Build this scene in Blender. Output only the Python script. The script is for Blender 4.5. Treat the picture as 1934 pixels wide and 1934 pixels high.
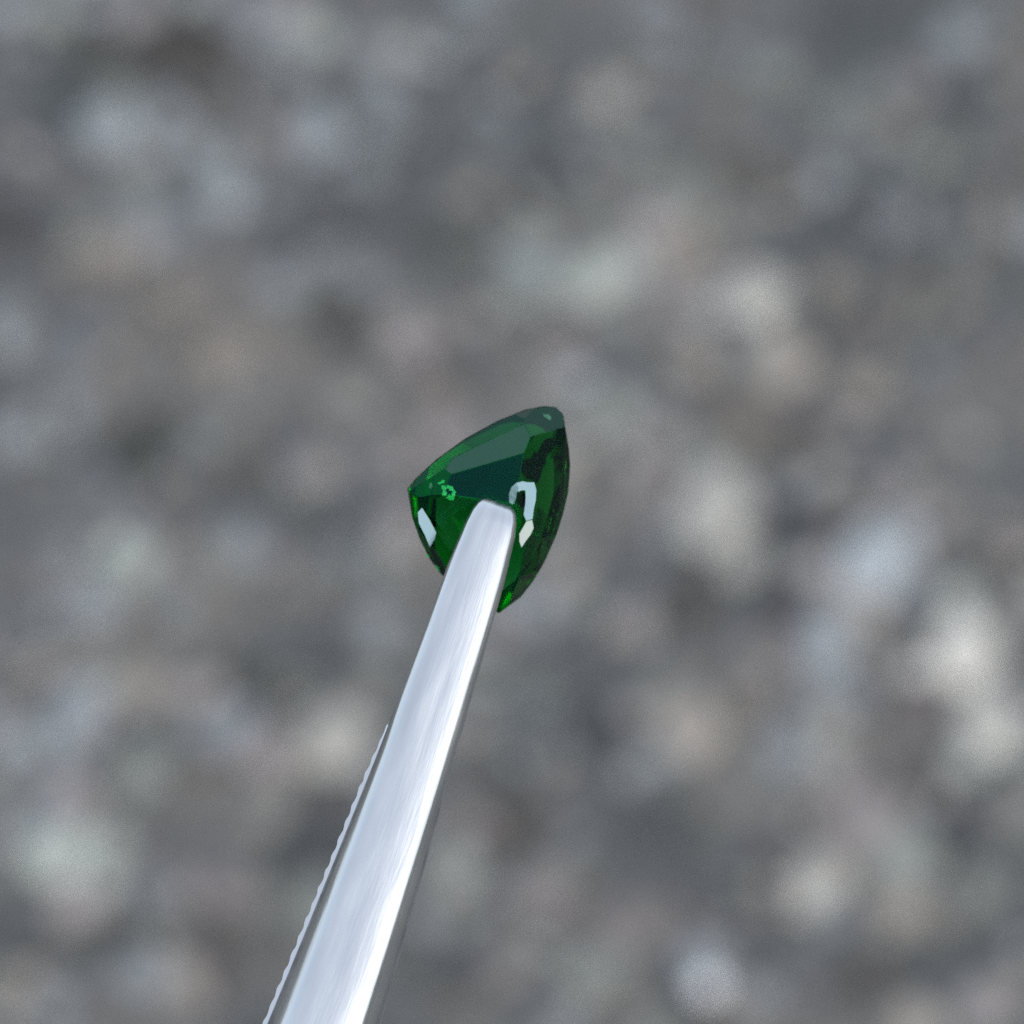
import bpy, bmesh, math, random
from mathutils import Vector, Matrix, noise
random.seed(7)
scene = bpy.context.scene
for o in list(bpy.data.objects):
    bpy.data.objects.remove(o)
C = scene.collection
R = math.radians

# ------------------------------------------------------------------ camera
PITCH = R(55)                       # looking down at the pavement
FOCUS = 0.200                       # metres from the lens to the stone
AXIS_GROUND = 1.0                   # metres along the axis to the pavement
WIDTH = 0.035                       # width of the frame at the stone
PX = WIDTH / 1934.0                 # one photograph pixel at the stone
CAM = Vector((0, 0, AXIS_GROUND * math.sin(PITCH)))
FWD = Vector((0, math.cos(PITCH), -math.sin(PITCH)))
RIGHT = Vector((1, 0, 0))
UP = Vector((0, math.sin(PITCH), math.cos(PITCH)))
BACK = -FWD
cd = bpy.data.cameras.new('camera')
cam = bpy.data.objects.new('camera', cd)
C.objects.link(cam)
cam.location = CAM
cam.rotation_euler = (R(90) - PITCH, 0, 0)
cd.sensor_width = 36
cd.lens = 36 * FOCUS / WIDTH
cd.clip_start = 0.005
cd.clip_end = 500
cd.dof.use_dof = True
cd.dof.focus_distance = FOCUS - 0.0044
cd.dof.aperture_fstop = (cd.lens * 1e-3) / 0.0026
cd.dof.aperture_blades = 0
scene.camera = cam

# ------------------------------------------------------------------ light
SUN_CAM = Vector((0.45, -0.15, 0.88)).normalized()      # soft bright part of the sky, seen from the camera
SUN_DIR = (RIGHT * SUN_CAM.x + UP * SUN_CAM.y + BACK * SUN_CAM.z).normalized()
w = bpy.data.worlds.new('World')
scene.world = w
w.use_nodes = True
nt = w.node_tree
sky = nt.nodes.new('ShaderNodeTexSky')
sky.sky_type = 'NISHITA'
sky.sun_disc = False
sky.sun_elevation = math.asin(SUN_DIR.z)
sky.sun_rotation = math.atan2(SUN_DIR.x, SUN_DIR.y)
sky.dust_density = 3.0
sky.air_density = 1.0
sky.ozone_density = 1.0
bg = nt.nodes['Background']
bg.inputs[1].default_value = 0.14
mixw = nt.nodes.new('ShaderNodeMix')
mixw.data_type = 'RGBA'
mixw.inputs[0].default_value = 0.45
nt.links.new(sky.outputs[0], mixw.inputs[6])
mixw.inputs[7].default_value = (6.4, 6.7, 7.4, 1)       # thin even cloud
nt.links.new(mixw.outputs[2], bg.inputs[0])
sd = bpy.data.lights.new('sun', 'SUN')
sd.energy = 1.0
sd.angle = R(26)
sd.color = (1.0, 0.985, 0.96)
sun = bpy.data.objects.new('sun', sd)
C.objects.link(sun)
sun.rotation_euler = SUN_DIR.to_track_quat('Z', 'Y').to_euler()
vs = scene.view_settings
vs.view_transform = 'Standard'
vs.look = 'None'
vs.exposure = 0.3
vs.gamma = 1.0
vs.use_curve_mapping = False
scene.cycles.use_denoising = False
scene.cycles.sample_clamp_indirect = 4
scene.cycles.max_bounces = 24
scene.cycles.transmission_bounces = 24
scene.cycles.glossy_bounces = 12

# ------------------------------------------------------------------ helpers
def at(x, y, z=0.0):
    """Photograph pixel + height towards the lens (in photo pixels at the stone) -> world point."""
    d = FOCUS - z * PX
    k = d / FOCUS * PX
    return CAM + FWD * d + RIGHT * ((x - 967) * k) + UP * ((967 - y) * k)

def on_ground(x, y):
    v = FWD * FOCUS + RIGHT * ((x - 967) * PX) + UP * ((967 - y) * PX)
    t = -CAM.z / v.z
    return CAM + v * t

def link(name, me, mat=None, parent=None):
    o = bpy.data.objects.new(name, me)
    C.objects.link(o)
    if mat is not None and len(me.materials) == 0:
        me.materials.append(mat)
    if parent is not None:
        o.parent = parent
        o.matrix_parent_inverse = Matrix.Translation(-parent.location)
    return o

def material(name):
    m = bpy.data.materials.new(name)
    m.use_nodes = True
    n = m.node_tree.nodes
    return m, n, m.node_tree.links, n['Principled BSDF'], n['Material Output']

def ramp(n, stops):
    r = n.new('ShaderNodeValToRGB')
    e = r.color_ramp.elements
    while len(e) < len(stops):
        e.new(0.5)
    for k, (p, c) in enumerate(stops):
        e[k].position = p
        e[k].color = (*c, 1)
    return r

# ------------------------------------------------------------------ materials
def mat_asphalt():
    m, n, l, b, out = material('asphalt')
    tc = n.new('ShaderNodeTexCoord')
    n1 = n.new('ShaderNodeTexNoise'); n1.inputs['Scale'].default_value = 22; n1.inputs['Detail'].default_value = 3
    n2 = n.new('ShaderNodeTexNoise'); n2.inputs['Scale'].default_value = 420; n2.inputs['Detail'].default_value = 4
    l.new(tc.outputs['Object'], n1.inputs[0]); l.new(tc.outputs['Object'], n2.inputs[0])
    r1 = ramp(n, [(0.32, (0.065, 0.075, 0.075)), (0.5, (0.118, 0.122, 0.118)), (0.68, (0.18, 0.168, 0.15))])
    r2 = ramp(n, [(0.3, (0.45, 0.45, 0.45)), (0.7, (1.5, 1.5, 1.5))])
    l.new(n1.outputs[0], r1.inputs[0]); l.new(n2.outputs[0], r2.inputs[0])
    mx = n.new('ShaderNodeMix'); mx.data_type = 'RGBA'; mx.blend_type = 'MULTIPLY'; mx.inputs[0].default_value = 1
    l.new(r1.outputs[0], mx.inputs[6]); l.new(r2.outputs[0], mx.inputs[7])
    l.new(mx.outputs[2], b.inputs['Base Color'])
    b.inputs['Roughness'].default_value = 0.85
    bp = n.new('ShaderNodeBump'); bp.inputs['Strength'].default_value = 0.6; bp.inputs['Distance'].default_value = 0.002
    l.new(n2.outputs[0], bp.inputs['Height']); l.new(bp.outputs[0], b.inputs['Normal'])
    return m

def mat_stone(name, attr):
    m, n, l, b, out = material(name)
    tc = n.new('ShaderNodeTexCoord')
    if attr:
        col = n.new('ShaderNodeAttribute'); col.attribute_name = 'stone_colour'
        src = col.outputs['Color']
    else:
        col = n.new('ShaderNodeObjectInfo')
        src = col.outputs['Color']
    nz = n.new('ShaderNodeTexNoise'); nz.inputs['Scale'].default_value = 500; nz.inputs['Detail'].default_value = 5
    l.new(tc.outputs['Object'], nz.inputs[0])
    r2 = ramp(n, [(0.3, (0.6, 0.6, 0.6)), (0.7, (1.25, 1.25, 1.25))])
    l.new(nz.outputs[0], r2.inputs[0])
    mx = n.new('ShaderNodeMix'); mx.data_type = 'RGBA'; mx.blend_type = 'MULTIPLY'; mx.inputs[0].default_value = 1
    l.new(src, mx.inputs[6]); l.new(r2.outputs[0], mx.inputs[7])
    l.new(mx.outputs[2], b.inputs['Base Color'])
    b.inputs['Roughness'].default_value = 0.7
    bp = n.new('ShaderNodeBump'); bp.inputs['Strength'].default_value = 0.4; bp.inputs['Distance'].default_value = 0.0006
    l.new(nz.outputs[0], bp.inputs['Height']); l.new(bp.outputs[0], b.inputs['Normal'])
    return m

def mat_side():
    m, n, l, b, out = material('shaded_steel_side')  # darker steel: shade on the prong sides put into the colour
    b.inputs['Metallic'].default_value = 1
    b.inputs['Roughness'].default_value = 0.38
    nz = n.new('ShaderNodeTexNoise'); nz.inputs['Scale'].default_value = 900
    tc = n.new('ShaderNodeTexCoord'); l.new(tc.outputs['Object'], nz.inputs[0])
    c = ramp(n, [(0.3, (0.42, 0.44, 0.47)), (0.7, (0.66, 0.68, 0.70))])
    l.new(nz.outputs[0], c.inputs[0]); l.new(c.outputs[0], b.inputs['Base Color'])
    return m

def mat_steel():
    m, n, l, b, out = material('brushed_steel')
    b.inputs['Metallic'].default_value = 1
    at_n = n.new('ShaderNodeAttribute'); at_n.attribute_name = 'blade'      # across, along in millimetres
    mp = n.new('ShaderNodeMapping'); mp.inputs['Scale'].default_value = (16, 0.9, 1)
    l.new(at_n.outputs['Vector'], mp.inputs[0])
    nz = n.new('ShaderNodeTexNoise'); nz.inputs['Scale'].default_value = 1; nz.inputs['Detail'].default_value = 4
    l.new(mp.outputs[0], nz.inputs[0])
    mp2 = n.new('ShaderNodeMapping'); mp2.inputs['Scale'].default_value = (2.2, 0.22, 1)
    l.new(at_n.outputs['Vector'], mp2.inputs[0])
    sm = n.new('ShaderNodeTexNoise'); sm.inputs['Scale'].default_value = 1.0; sm.inputs['Detail'].default_value = 5
    l.new(mp2.outputs[0], sm.inputs[0])
    r = n.new('ShaderNodeMapRange'); r.inputs[1].default_value = 0.3; r.inputs[2].default_value = 0.7
    r.inputs[3].default_value = 0.20; r.inputs[4].default_value = 0.34
    l.new(sm.outputs[0], r.inputs[0]); l.new(r.outputs[0], b.inputs['Roughness'])
    c = ramp(n, [(0.3, (0.74, 0.78, 0.79)), (0.7, (0.90, 0.93, 0.92))])
    l.new(sm.outputs[0], c.inputs[0]); l.new(c.outputs[0], b.inputs['Base Color'])
    bp = n.new('ShaderNodeBump'); bp.inputs['Strength'].default_value = 0.22; bp.inputs['Distance'].default_value = 0.00003
    l.new(nz.outputs[0], bp.inputs['Height']); l.new(bp.outputs[0], b.inputs['Normal'])
    return m

def mat_gem(name='green_garnet', rough=0.01, ior=1.62, tint=(0.08, 0.80, 0.50), trans=1.0, base=(1, 1, 1)):
    m, n, l, b, out = material(name)
    b.inputs['Base Color'].default_value = (*base, 1)
    b.inputs['Transmission Weight'].default_value = trans
    b.inputs['IOR'].default_value = ior
    b.inputs['Roughness'].default_value = rough
    b.inputs['Specular Tint'].default_value = (*tint, 1)
    if trans == 0:                                        # added glint plates: opaque, slightly uneven faces
        tc = n.new('ShaderNodeTexCoord'); nz = n.new('ShaderNodeTexNoise')
        nz.inputs['Scale'].default_value = 1600; nz.inputs['Detail'].default_value = 2
        l.new(tc.outputs['Object'], nz.inputs[0])
        bp = n.new('ShaderNodeBump'); bp.inputs['Strength'].default_value = 0.3; bp.inputs['Distance'].default_value = 0.00004
        l.new(nz.outputs[0], bp.inputs['Height']); l.new(bp.outputs[0], b.inputs['Normal'])
        return m
    va = n.new('ShaderNodeVolumeAbsorption')
    va.inputs['Color'].default_value = (0.0, 0.77, 0.20, 1)
    va.inputs['Density'].default_value = 2100
    l.new(va.outputs[0], out.inputs['Volume'])
    return m

def mat_embedded(name, col, rough):
    m, n, l, b, out = material(name)
    b.inputs['Base Color'].default_value = (*col, 1)
    b.inputs['Roughness'].default_value = rough
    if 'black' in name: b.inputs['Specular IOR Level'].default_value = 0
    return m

ASPHALT = mat_asphalt()
STONE = mat_stone('stone_face', False)
GRIT = mat_stone('grit', True)
STEEL = mat_steel()
SIDE = mat_side()
GEM = mat_gem()
GEM_SKYLIT = mat_gem('green_garnet_skylit', 0.30, tint=(0.45, 0.95, 0.8), trans=0.91, base=(0.22, 0.66, 0.42))  # paler base paints the sky's reflection into one facet
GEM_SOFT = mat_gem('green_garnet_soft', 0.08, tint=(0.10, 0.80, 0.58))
GEM_GLINT_WARM = mat_gem('gem_glint_warm', 0.2, 1.66, (0.86, 0.96, 1.0), 0.0, (0.0, 0.04, 0.02))  # opaque and tinted, for the added glint plates
GEM_GLINT = mat_gem('gem_glint', 0.16, 1.64, (0.54, 0.78, 1.0), 0.0, (0.0, 0.04, 0.02))  # bluish tint paints the sky glint on the added plates
INCL = mat_embedded('green_inclusion', (0.01, 0.85, 0.16), 0.25)
INCL_PALE = mat_embedded('grey_green_inclusion', (0.12, 0.36, 0.22), 0.5)
DARK_REFL = mat_embedded('black_reflection', (0.004, 0.006, 0.005), 0.6)  # black colour painted in for dark reflections

# ------------------------------------------------------------------ ground
me = bpy.data.meshes.new('asphalt_ground')
S = 120
me.from_pydata([(-S, -S, 0), (S, -S, 0), (S, S, 0), (-S, S, 0)], [], [(0, 1, 2, 3)])
ground = link('asphalt_ground', me, ASPHALT)
ground['kind'] = 'structure'
ground['label'] = 'weathered grey asphalt with pale embedded stones, far out of focus'

def rock_mesh(name, seed, sub=2):
    bm = bmesh.new()
    bmesh.ops.create_icosphere(bm, subdivisions=sub, radius=1)
    off = Vector((seed * 7.3, seed * 3.1, seed * 1.7))
    for v in bm.verts:
        d = v.co.normalized()
        k = 1 + 0.38 * noise.noise(d * 1.1 + off) + 0.16 * noise.noise(d * 2.7 + off)
        v.co = d * k
        v.co.z = max(v.co.z * 0.62, -0.4)
    me = bpy.data.meshes.new(name)
    bm.to_mesh(me); bm.free()
    return me

rocks = [rock_mesh('stone', k) for k in range(8)]
for r in rocks:
    r.materials.append(STONE)
GPX = PX * AXIS_GROUND / FOCUS           # one photo pixel on the pavement

WARM = (1.03, 1.0, 0.95); COOL = (0.92, 1.0, 1.09); ROSE = (1.07, 0.975, 0.99); MOSS = (0.95, 1.02, 0.97); BROWN = (1.11, 1.0, 0.92)
# x, y, width, height, albedo, tint : the stones that stand out in the pavement
blobs = [
 (205,255,170,130,.42,COOL),(1145,190,120,110,.40,WARM),(1235,430,140,120,.40,ROSE),(1425,570,130,120,.62,WARM),(985,560,190,110,.34,MOSS),
 (1350,965,150,180,.52,WARM),(1235,830,110,90,.32,ROSE),(1640,1075,120,170,.60,COOL),(1560,1220,140,170,.42,COOL),(1820,1240,150,150,.78,WARM),
 (1865,1370,140,130,.60,WARM),(1200,1190,100,120,.36,ROSE),(105,1620,170,130,.58,MOSS),(150,1350,120,180,.42,COOL),(175,1150,150,110,.38,COOL),
 (40,830,110,120,.36,COOL),(140,780,90,80,.34,COOL),(505,1430,140,120,.33,ROSE),(1540,1670,130,90,.56,WARM),(1700,1720,150,90,.36,BROWN),
 (755,1010,110,120,.40,ROSE),(765,640,120,130,.36,ROSE),(420,330,90,70,.40,COOL),(12,650,70,110,.48,COOL),(450,1040,120,80,.32,COOL),
 (1120,800,100,90,.30,MOSS),(1310,690,120,90,.32,BROWN),(1630,745,130,90,.32,BROWN),(1760,300,120,100,.30,MOSS),(1265,85,90,80,.32,COOL),
 (600,890,110,100,.33,ROSE),(210,480,140,110,.31,BROWN),(1020,1690,140,110,.28,ROSE),(1120,1850,170,90,.33,MOSS),(8,1420,60,90,.50,COOL),
 (335,1150,80,110,.30,COOL),(1490,1430,130,110,.33,COOL),(1700,930,90,130,.32,ROSE),(1330,1840,36,36,.95,COOL),(1420,1890,110,70,.36,COOL),
 (560,130,110,90,.30,COOL),(720,240,120,90,.27,COOL),(880,60,130,80,.29,COOL),(690,330,110,90,.28,COOL),(1560,220,110,90,.27,MOSS),
 (1900,1000,90,90,.28,ROSE),(1720,1120,80,90,.36,COOL),(260,1460,120,120,.33,MOSS),(290,1700,120,90,.24,COOL),(1570,540,110,90,.26,BROWN),
 (430,660,160,100,.27,BROWN),(330,560,130,100,.25,BROWN),(1050,690,110,90,.28,ROSE),(1000,1360,80,80,.20,COOL),(1850,1690,100,80,.30,MOSS),
 (1250,1010,70,80,.30,COOL),(40,1860,120,80,.30,BROWN),(130,1050,90,70,.30,COOL),(1690,420,120,80,.25,COOL),(1880,420,80,90,.26,BROWN),
 (1390,1330,90,90,.26,BROWN),(1610,1330,80,110,.30,COOL),(640,1060,90,80,.24,COOL),(560,1110,80,60,.26,ROSE),
 # dark ones
 (340,90,330,190,.045,BROWN),(250,860,170,150,.05,MOSS),(50,440,150,110,.06,COOL),(590,440,200,130,.06,COOL),(640,610,110,170,.055,MOSS),
 (1130,1380,200,220,.06,COOL),(500,1300,190,110,.055,MOSS),(600,1590,220,130,.06,COOL),(1800,1580,140,130,.05,COOL),(1350,330,160,120,.07,BROWN),
 (1770,560,140,110,.07,MOSS),(1840,190,120,120,.07,COOL),(230,1790,200,120,.06,MOSS),(30,1250,120,110,.07,COOL),(1290,1160,120,110,.06,BROWN),
 (930,1560,170,170,.06,BROWN),(870,1830,160,110,.07,COOL),(1060,1270,120,100,.07,COOL),(1060,330,140,90,.07,COOL),(820,450,140,90,.07,MOSS),
 (420,1760,130,100,.07,BROWN),(380,200,110,90,.05,BROWN),(1240,1560,150,130,.07,COOL),(1580,610,110,90,.08,MOSS),(620,1010,90,90,.07,MOSS),
 (1330,1700,160,90,.07,COOL),(620,1250,100,90,.07,COOL),(460,870,100,90,.09,BROWN),(1500,350,110,90,.09,BROWN),(1560,950,110,100,.08,COOL),
 (1480,860,110,90,.09,BROWN),(1700,1480,110,90,.06,BROWN),(1640,1850,130,80,.07,BROWN),
]
rb = random.Random(19)
def place_stone(k, x, y, bw, bh, alb, tint, rise):
    p = on_ground(x, y)
    o = link('stone', rocks[k % len(rocks)], None, ground)
    sx, sy = bw * GPX * 0.5, bh * GPX * 0.5 / math.sin(PITCH)
    o.location = (p.x, p.y, 0.0015 if rise > 0.4 else 0.0008)
    o.scale = (sx, sy, min(sx, sy) * rise)
    o.rotation_euler = (0, 0, rb.uniform(-0.5, 0.5))
    o.color = (alb * tint[0] * 1.035, alb * tint[1] * 1.045, alb * tint[2] * 0.985, 1)
n_st = 0
for k, (x, y, bw, bh, alb, tint) in enumerate(blobs):
    if bw < 60:                                            # near-white grain, its colour standing in for a glint blurred to a disc
        p = on_ground(x, y + 52)
        o = link('stone', rocks[2], None, ground)
        o.location = (p.x, p.y, 0.006); o.scale = (0.0024, 0.0024, 0.0024); o.color = (0.93, 0.95, 0.97, 1)
        continue
    if alb > 0.5: bw, bh = bw * 1.2, bh * 1.2
    big = alb > 0.15
    rise = 0.55 if big else 0.28
    place_stone(n_st, x, y, bw * 0.74, bh * 0.74, alb * (0.86 if big else 1.1), tint, rise); n_st += 1
    for j in range(2):
        an = rb.uniform(0, 6.283)
        place_stone(n_st, x + math.cos(an) * bw * 0.52, y + math.sin(an) * bh * 0.52, bw * rb.uniform(0.3, 0.55), bh * rb.uniform(0.3, 0.55),
                    alb * rb.uniform(0.5, 0.8) if big else alb * rb.uniform(1.2, 2.0), rb.choice((tint, WARM, MOSS)), rise); n_st += 1

# the small aggregate nobody could count
base = rock_mesh('grit_source', 21, 2)
bv = [v.co.copy() for v in base.vertices]
bf = [tuple(p.vertices) for p in base.polygons]
bpy.data.meshes.remove(base)
verts, faces, cols = [], [], []
centre = on_ground(967, 967)
rg = random.Random(11)
for k in range(5200):
    x = centre.x + rg.uniform(-0.26, 0.26)
    y = centre.y + rg.uniform(-0.26, 0.30)
    r = min(0.0065, 0.0016 * math.exp(rg.gauss(0.35, 0.45)))
    a = rg.uniform(0, 6.283); ca, sa = math.cos(a), math.sin(a)
    ex = rg.uniform(0.7, 1.2)
    low = 0.5 + 0.9 * noise.noise(Vector((x * 17, y * 13, 3.3)))
    al = max(0.03, min(0.6, 0.112 + 0.145 * low + rg.gauss(0, 0.085)))
    t = rg.choice((COOL, COOL, COOL, MOSS, ROSE)) if (x - centre.x) * 0.8 - (y - centre.y) * 0.6 < rg.gauss(-0.03, 0.06) else rg.choice((WARM, COOL, ROSE, MOSS, BROWN))
    n0 = len(verts)
    for v in bv:
        px, py = v.x * r * ex, v.y * r / ex
        verts.append((x + px * ca - py * sa, y + px * sa + py * ca, v.z * r * 0.7))
    faces += [tuple(i + n0 for i in f) for f in bf]
    cols += [(al * t[0] * 1.035, al * t[1] * 1.045, al * t[2] * 0.985, 1.0)] * len(bv)
me = bpy.data.meshes.new('aggregate')
me.from_pydata(verts, [], faces)
at_ = me.attributes.new('stone_colour', 'FLOAT_COLOR', 'POINT')
at_.data.foreach_set('color', [c for q in cols for c in q])
agg = link('aggregate', me, GRIT, ground)
agg['kind'] = 'stuff'

# ------------------------------------------------------------------ gemstone
GC = (925, 965)                                          # centre of the stone in the photograph
outline = [(1030,767),(1050,769),(1064,782),(1067,803),(1075,850),(1077,880),(1073,931),(1064,970),(1050,1013),(1028,1063),(1006,1100),
           (985,1127),(943,1158),(915,1150),(876,1122),(834,1085),(814,1058),(793,1016),(780,978),(771,924),(786,905),(826,868),(880,829),(940,796),(993,774)]
CULET = (1003, 1000)
# pavilion facets as planes: slope to the right, slope upwards, a point, the facet it shares that point with
FACETS = [
 ('teal',(-.04,-.31),CULET,100),
 ('pale',(.05,-.62),(920,876),'teal'),
 ('band',(.33,-1.20),(940,824),'pale'),
 ('band2',(.0,-1.9),(1000,795),'pale'),
 ('bandL',(.55,-.95),(836,892),'pale'),
 ('leftA',(.22,-.42),(850,900),'teal'),
 ('dark',(.09,.62),(905,942),'teal'),
 ('dark2',(.30,.86),(838,1010),'dark'),
 ('rimL',(.95,.75),(797,985),'dark'),
 ('rimL2',(1.05,1.45),(826,1045),'dark2'),
 ('black',(-1.16,-.12),(985,880),'teal'),
 ('tcorner',(-.88,-1.10),(1045,812),'black'),
 ('green',(-1.52,.12),(1014,910),'black'),
 ('greenB',(-1.34,.82),(1020,1015),'green'),
 ('rimR',(-1.92,.16),(1061,900),'green'),
 ('rimR2',(-1.78,.92),(1040,1012),'green'),
 ('rimB',(-1.58,1.38),(996,1085),'greenB'),
]
planes = {}
for nm, g, p, z in FACETS:
    if isinstance(z, str):
        G, P, Z = planes[z]
        z = Z + G[0] * (p[0] - P[0]) + G[1] * (P[1] - p[1])
    planes[nm] = (g, p, z)
def height(nm, x, y):
    g, p, z = planes[nm]
    return z + g[0] * (x - p[0]) + g[1] * (p[1] - y)
def surface(x, y):
    return min(height(nm, x, y) for nm in planes)
def clip(poly, f):
    out = []
    for a, b in zip(poly, poly[1:] + poly[:1]):
        fa, fb = f(*a), f(*b)
        if fa <= 0: out.append(a)
        if (fa < 0 < fb) or (fb < 0 < fa):
            t = fa / (fa - fb)
            out.append((a[0] + (b[0] - a[0]) * t, a[1] + (b[1] - a[1]) * t))
    return out
pts = []
for nm in planes:
    poly = [(float(x), float(y)) for x, y in outline]
    for other in planes:
        if other != nm and poly:
            poly = clip(poly, lambda x, y: height(nm, x, y) - height(other, x, y))
    for x, y in poly:
        pts.append(Vector((x - GC[0], GC[1] - y, height(nm, x, y))))
gird = [Vector((x - GC[0], GC[1] - y, surface(x, y))) for x, y in outline]
cen = sum(gird, Vector()) / len(gird)
import numpy as np
A = np.array([[g.x - cen.x, g.y - cen.y] for g in gird]); bz = np.array([g.z - cen.z for g in gird])
sl = np.linalg.lstsq(A, bz, rcond=None)[0]
GN = Vector((-sl[0], -sl[1], 1)).normalized()            # axis of the stone
for g in gird:
    pts.append(g - GN * 7)
for k_, g in enumerate(gird):
    if k_ % 2: continue
    f = g - GN * (g - cen).dot(GN)
    pts.append(cen + (f - cen) * 0.84 - GN * 40)
    pts.append(cen + (f - cen) * 0.58 - GN * 66)
def cam2world(p):
    return at(p.x + GC[0], GC[1] - p.y, p.z)
bm = bmesh.new()
for p in pts:
    bm.verts.new(p)
bmesh.ops.remove_doubles(bm, verts=bm.verts[:], dist=0.6)
bmesh.ops.convex_hull(bm, input=bm.verts[:])
loose = [v for v in bm.verts if not v.link_faces]
bmesh.ops.delete(bm, geom=loose, context='VERTS')
bmesh.ops.dissolve_limit(bm, angle_limit=R(1.0), verts=bm.verts[:], edges=bm.edges[:])
bmesh.ops.recalc_face_normals(bm, faces=bm.faces[:])
import os
if os.environ.get('GEMDBG'):
    for f in bm.faces:
        if f.normal.z > 0.05:
            c = f.calc_center_median()
            print('FACET (%d,%d) area %d n=(%.2f %.2f %.2f)' % (c.x + GC[0], GC[1] - c.y, f.calc_area(), *f.normal))
from mathutils.bvhtree import BVHTree
gem_bvh = BVHTree.FromBMesh(bm)
gem_org = cam2world(cen)
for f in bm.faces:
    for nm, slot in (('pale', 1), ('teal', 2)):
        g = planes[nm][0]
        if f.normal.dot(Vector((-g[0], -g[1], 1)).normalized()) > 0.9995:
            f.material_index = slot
bmesh.ops.bevel(bm, geom=bm.edges[:], offset=1.3, segments=1, affect='EDGES', clamp_overlap=True, material=0)
for v in bm.verts:
    v.co = cam2world(v.co) - gem_org
me = bpy.data.meshes.new('gemstone')
bm.to_mesh(me); bm.free()
for m_ in (GEM, GEM_SKYLIT, GEM_SOFT):
    me.materials.append(m_)
gem = link('gemstone', me)
gem.location = gem_org
gem['label'] = 'dark green faceted triangular gemstone held at the tip of the tweezers'
gem['category'] = 'gemstone'

# ------------------------------------------------------------------ tweezers
# tip .. frame bottom: left edge, right edge in the photograph, dark side widths
stations = [  # s (px from tip), centre x, y, half width, left side width, right side width, height scale
 (-14, 24, 0.35), (-9, 33, 0.62), (0, 39, 0.85), (14, 44, 0.97), (40, 49, 1.0), (120, 56, 1.0), (250, 60.5, 1.0), (500, 71, 1.05), (760, 86, 1.12), (1040, 102, 1.2),
 (1500, 132, 1.3), (2200, 168, 1.4), (3200, 205, 1.5), (4400, 225, 1.5), (5600, 205, 1.5), (5900, 170, 1.4)]
AX0 = (938, 962)
def axis(s):
    # the centre line, very slightly curved
    f = min(max(s, 0), 1100) / 1100.0
    x = AX0[0] - 0.300 * s - 18 * f * f
    if s > 1100: x -= 0.033 * (s - 1100)
    y = AX0[1] + 0.945 * s
    return x, y
def lerp_tab(tab, s):
    if s <= tab[0][0]: return tab[0][1]
    for a, b in zip(tab, tab[1:]):
        if s <= b[0]:
            t = (s - a[0]) / (b[0] - a[0]); return a[1] + (b[1] - a[1]) * t
    return tab[-1][1]
TW = [(a, b) for a, b, c in stations]; TH = [(a, c) for a, b, c in stations]
CLW = [(0, 2), (400, 3), (520, 8), (1040, 18), (2000, 36)]
CRW = [(0, 2), (260, 3), (500, 7), (1040, 21), (2000, 40)]
SLOPES = [(0.0, 1.35), (0.05, 0.95), (0.12, 0.58), (0.21, 0.32), (0.34, 0.16), (0.50, 0.06), (0.64, 0.01), (0.76, -0.03), (0.83, -0.10), (0.865, -0.22), (0.895, -0.30), (0.92, -0.80), (1.0, -1.8)]
def slope(q, s):
    """Sideways slope of the prong's polished face: rounded on the left, a brighter shoulder on the right."""
    return lerp_tab(SLOPES, q)
def prong_mesh(name, zfun, flip, shift=0.0, wscale=1.0, groove=True):
    rows = []
    ss = [-14, -12.5, -9, -5, 0, 6, 14, 25, 40] + [40 + 30 * k for k in range(1, 40)] + [1240 + 160 * k for k in range(30)]
    ss = [s for s in ss if s <= 5900] + [5900]
    for s in ss:
        cx, cy = axis(s)
        hw = lerp_tab(TW, s) * wscale
        hs = lerp_tab(TH, s)
        T = 46 * hs * (1 + min(s if s > 0 else 0, 3000) / 3000)
        cl, cr = lerp_tab(CLW, s), lerp_tab(CRW, s)
        prof = [(-hw, 0.0), (-hw + 0.10 * cl, 0.30 * T), (-hw + 0.55 * cl, 0.62 * T), (-hw + cl, 0.82 * T)]
        a, b = -hw + cl, hw - cr
        wd = b - a
        v = 0.82 * T
        NQ = 40
        for k in range(1, NQ):
            q = (k - 0.5) / NQ
            v += slope(q, s) * wd / NQ * hs
            prof.append((a + wd * k / NQ, v))
        vend = v
        prof += [(b, vend - 0.03 * wd), (hw - 0.5 * cr, 0.72 * vend), (hw - 0.1 * cr, 0.34 * vend), (hw, 0.0)]
        z0 = zfun(s)
        row = []
        # perpendicular to the axis inside the picture plane
        px_, py_ = 0.945, 0.327
        for u, v in prof:
            row.append(at(cx + shift + u * px_, cy + u * py_, z0 + (-v if flip else v)))
        rows.append(row)
    bm = bmesh.new()
    lay = bm.verts.layers.float_vector.new('blade')
    vr = [[bm.verts.new(p) for p in row] for row in rows]
    n = len(rows[0])
    for r0, r1 in zip(vr, vr[1:]):
        for k in range(n - 1):
            fc = bm.faces.new((r0[k], r0[k + 1], r1[k + 1], r1[k]))
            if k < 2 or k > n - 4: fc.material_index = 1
        bm.faces.new((r0[n - 1], r0[0], r1[0], r1[n - 1]))      # inner face
    bm.faces.new(vr[0]); bm.faces.new(list(reversed(vr[-1])))
    bmesh.ops.recalc_face_normals(bm, faces=bm.faces[:])
    for s, row in zip(ss, vr):
        for k, v in enumerate(row):
            v[lay] = (k / n * 2.2, s * PX * 1000, 0)
    return bm

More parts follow.
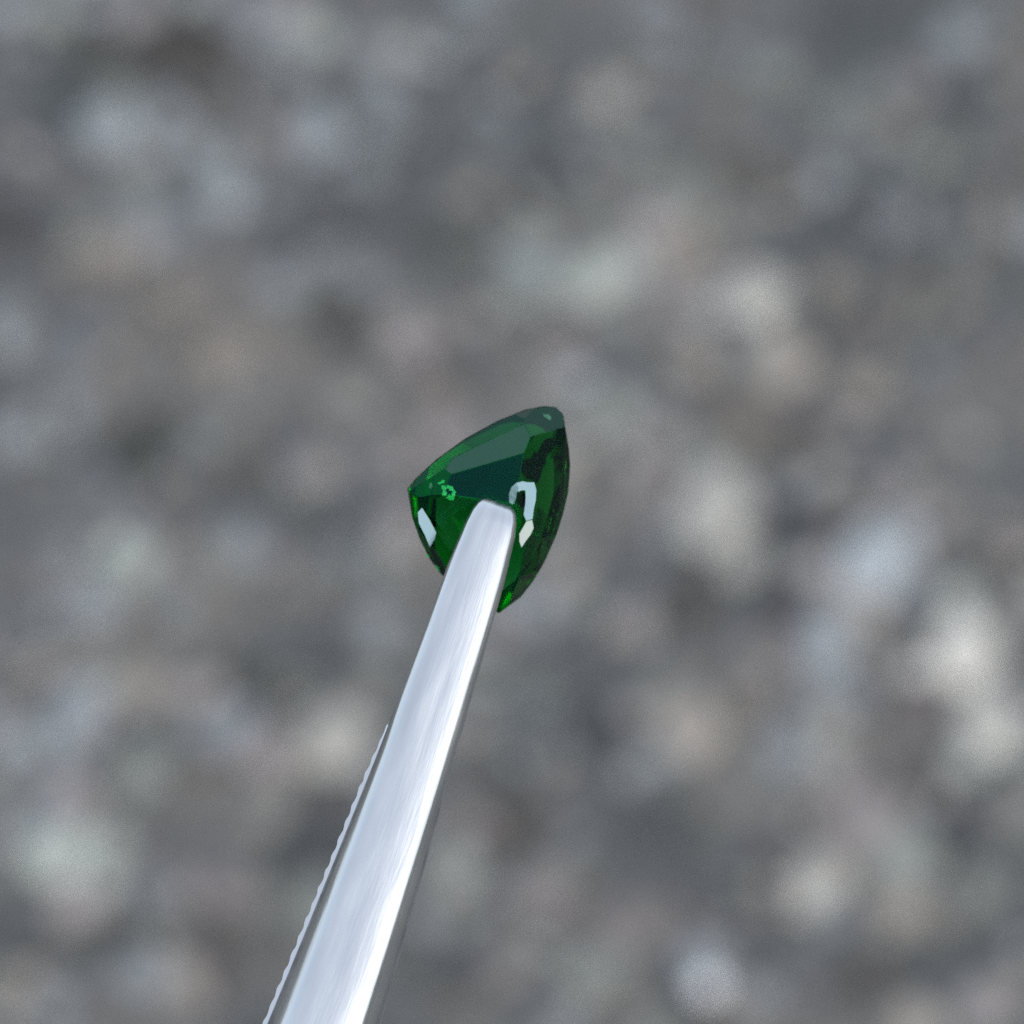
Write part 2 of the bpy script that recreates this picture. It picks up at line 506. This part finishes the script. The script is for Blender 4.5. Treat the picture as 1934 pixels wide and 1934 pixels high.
foot = []
for s_ in range(0, 260, 12):
    for u_ in range(-60, 61, 12):
        cx, cy = axis(s_)
        x_, y_ = cx + u_ * 0.945 - GC[0], GC[1] - cy - u_ * 0.327
        h1 = gem_bvh.ray_cast(Vector((x_, y_, 600)), Vector((0, 0, -1)))[0]
        h2 = gem_bvh.ray_cast(Vector((x_, y_, -600)), Vector((0, 0, 1)))[0]
        if h1 is not None: foot.append((h1.z, h2.z if abs(u_) < 45 else h1.z))
ZTIP = max(f[0] for f in foot) + 1.0
ZFAR = min(f[1] for f in foot) - 1.0
print('contact', ZTIP, ZFAR)
ZEND = 330.0
def z_near(s):
    t = max(0, s) / 5900.0
    return ZTIP + (ZEND - ZTIP) * t + 520 * math.sin(math.pi * t) * 0.5
def z_far(s):
    t = max(0, s) / 5900.0
    return ZFAR + (ZEND - ZFAR) * t - 380 * math.sin(math.pi * t) * 0.5

tw_org = at(*axis(5900), ZEND)
tweezers = bpy.data.objects.new('tweezers', None)
C.objects.link(tweezers)
tweezers.location = tw_org
tweezers.empty_display_size = 0.005
tweezers['label'] = 'shiny silver steel tweezers reaching in from below and gripping the green stone'
tweezers['category'] = 'tweezers'

def finish(bm, name, mat, parent, sharp=38):
    org = parent.location.copy()
    for v in bm.verts:
        v.co = v.co - org
    me = bpy.data.meshes.new(name)
    bm.to_mesh(me); bm.free()
    me.materials.append(mat)
    if name == 'prong': me.materials.append(SIDE)
    for p in me.polygons: p.use_smooth = True
    me.set_sharp_from_angle(angle=R(sharp))
    o = bpy.data.objects.new(name, me)
    C.objects.link(o); o.parent = parent
    return o
near = finish(prong_mesh('prong', z_near, False), 'prong', STEEL, tweezers, 75)
near['label'] = 'front prong with a rounded tip and bright polished face'
far = finish(prong_mesh('prong', z_far, True, shift=-4, wscale=0.74, groove=False), 'prong', STEEL, tweezers, 75)

# fine teeth along the left inner edge of the front prong
bm = bmesh.new()
rows = []
s = 420.0
rt = random.Random(3)
ph = 0.0
while s < 1500:
    cx, cy = axis(s)
    hw = lerp_tab(TW, s)
    grow = min(1.0, (s - 420) / 150.0)
    ph += 4 / 34.0 * 6.283 * rt.uniform(0.75, 1.25)
    tooth = 0.9 * math.sin(ph) + rt.uniform(-0.25, 0.25)
    wd = -0.5 + 8.0 * grow ** 0.7 + tooth * (0.2 + 1.2 * grow)
    z0 = z_near(s)
    px_, py_ = 0.945, 0.327
    def pt(u, v): return at(cx + u * px_, cy + u * py_, z0 + v)
    rows.append([bm.verts.new(pt(-hw + 2.0, -8)), bm.verts.new(pt(-hw - wd, -6)), bm.verts.new(pt(-hw - wd + 0.4, -3.0)), bm.verts.new(pt(-hw + 1.0, 0.5))])
    s += 4.0
for r0, r1 in zip(rows, rows[1:]):
    for k in range(4):
        bm.faces.new((r0[k], r0[(k + 1) % 4], r1[(k + 1) % 4], r1[k]))
bm.faces.new(rows[0]); bm.faces.new(list(reversed(rows[-1])))
bmesh.ops.recalc_face_normals(bm, faces=bm.faces[:])
edge = finish(bm, 'serrated_edge', STEEL, tweezers, 30)

# added plates on the stone, tilted and tinted to stand in for bright reflections
def glint_plate(poly, mat, tilt=(0.0, 0.0), label=None):
    hv = (SUN_CAM + Vector((0, 0, 1))).normalized()
    n_ = len(poly)
    cx = sum(p[0] for p in poly) / n_; cy = sum(p[1] for p in poly) / n_
    gx, gy = -hv.x / hv.z + tilt[0], -hv.y / hv.z + tilt[1]
    off = max(surface(x, y) - (gx * (x - cx) + gy * (cy - y)) for x, y in poly) + 0.8
    bm = bmesh.new()
    zt = [off + gx * (x - cx) + gy * (cy - y) for x, y in poly]
    top = [bm.verts.new(at(x, y, z)) for (x, y), z in zip(poly, zt)]
    bot = [bm.verts.new(at(x, y, min(surface(x, y), z) - 4)) for (x, y), z in zip(poly, zt)]
    bm.faces.new(top); bm.faces.new(list(reversed(bot)))
    for k in range(n_):
        bm.faces.new((top[k], top[(k + 1) % n_], bot[(k + 1) % n_], bot[k]))
    bmesh.ops.recalc_face_normals(bm, faces=bm.faces[:])
    for v in bm.verts: v.co = v.co - gem_org
    me = bpy.data.meshes.new('glint_plate')
    bm.to_mesh(me); bm.free()
    me.materials.append(mat)
    o = bpy.data.objects.new('glint_plate', me); C.objects.link(o); o.parent = gem
    if label: o['label'] = label
glint_plate([(797,959),(811,981),(824,1006),(821,1018),(812,1034),(803,1012),(791,988),(789,968)], GEM_GLINT, (0, 0), 'small pale blue reflection near the left edge, built as an added plate')
glint_plate([(976,930),(974,943),(968,953),(962,948),(961,934),(966,920),(975,912),(980,922)], GEM_GLINT, (0.10, 0.06))
glint_plate([(975,912),(988,909),(996,911),(994,926),(985,926),(979,929),(976,922)], GEM_GLINT, (0.0, 0.03))
glint_plate([(996,911),(1009,911),(1013,925),(1012,945),(1008,962),(1006,980),(994,984),(989,972),(992,952),(993,936),(992,926)], GEM_GLINT, (0.02, 0.0), 'bright bluish glint beside the tweezer tip')
glint_plate([(994,985),(1005,982),(1008,997),(1002,1010),(993,1022),(985,1034),(981,1022),(981,1008),(988,996)], GEM_GLINT_WARM, (0.0, 0.0))

# crystals just under the surface, plus black patches standing in for dark reflections
rc = random.Random(5)
def inclusion(x, y, rx, ry, mat, depth, name='inclusion', ang=0.0, rough=0.45):
    bm = bmesh.new()
    bmesh.ops.create_icosphere(bm, subdivisions=2, radius=1)
    o_ = Vector((x, y, 0)) * 0.37
    ca, sa = math.cos(ang), math.sin(ang)
    for v in bm.verts:
        k = 1 + rough * 1.6 * noise.noise(v.co * 1.7 + o_) + rough * rc.uniform(-0.3, 0.3)
        u, w_ = v.co.x * rx * k, v.co.y * ry * k
        xx, yy = x + u * ca - w_ * sa, y + u * sa + w_ * ca
        v.co = at(xx, yy, surface(xx, yy) - depth + v.co.z * min(rx, ry) * 0.15) - gem_org
    me = bpy.data.meshes.new(name)
    bm.to_mesh(me); bm.free()
    me.materials.append(mat)
    o = bpy.data.objects.new(name, me); C.objects.link(o); o.parent = gem
    return o
for (x, y, rx, ry, an) in ((839,921,6.0,3.6,0.2),(851,922,6.0,3.8,0.5),(857,932,5.0,3.4,1.5),(850,939,7.0,4.2,0.2),(840,932,5.0,3.2,1.2),(834,911,6.5,2.6,-0.5),(808,1050,3,2,0.6),(826,1072,7,2.5,0.95)):
    inclusion(x, y, rx, ry, INCL, 3.0, ang=an, rough=0.75)
for (x, y, rx, ry, an) in ((814,919,3.0,5,0.1),(1033,788,7,4,0.5)):
    inclusion(x, y, rx, ry, INCL_PALE, 5.0, ang=an, rough=0.7)
b_ = inclusion(1029, 850, 25, 11, DARK_REFL, 3.5, 'dark_reflection', -1.0, 0.5)
b_['label'] = 'black irregular patch painted for a dark reflection in the upper right facet'
inclusion(1006, 882, 27, 18, DARK_REFL, 4.5, 'dark_reflection', -1.05, 0.5)
inclusion(984, 944, 8, 16, DARK_REFL, 3, 'dark_reflection', 0.0, 0.3)
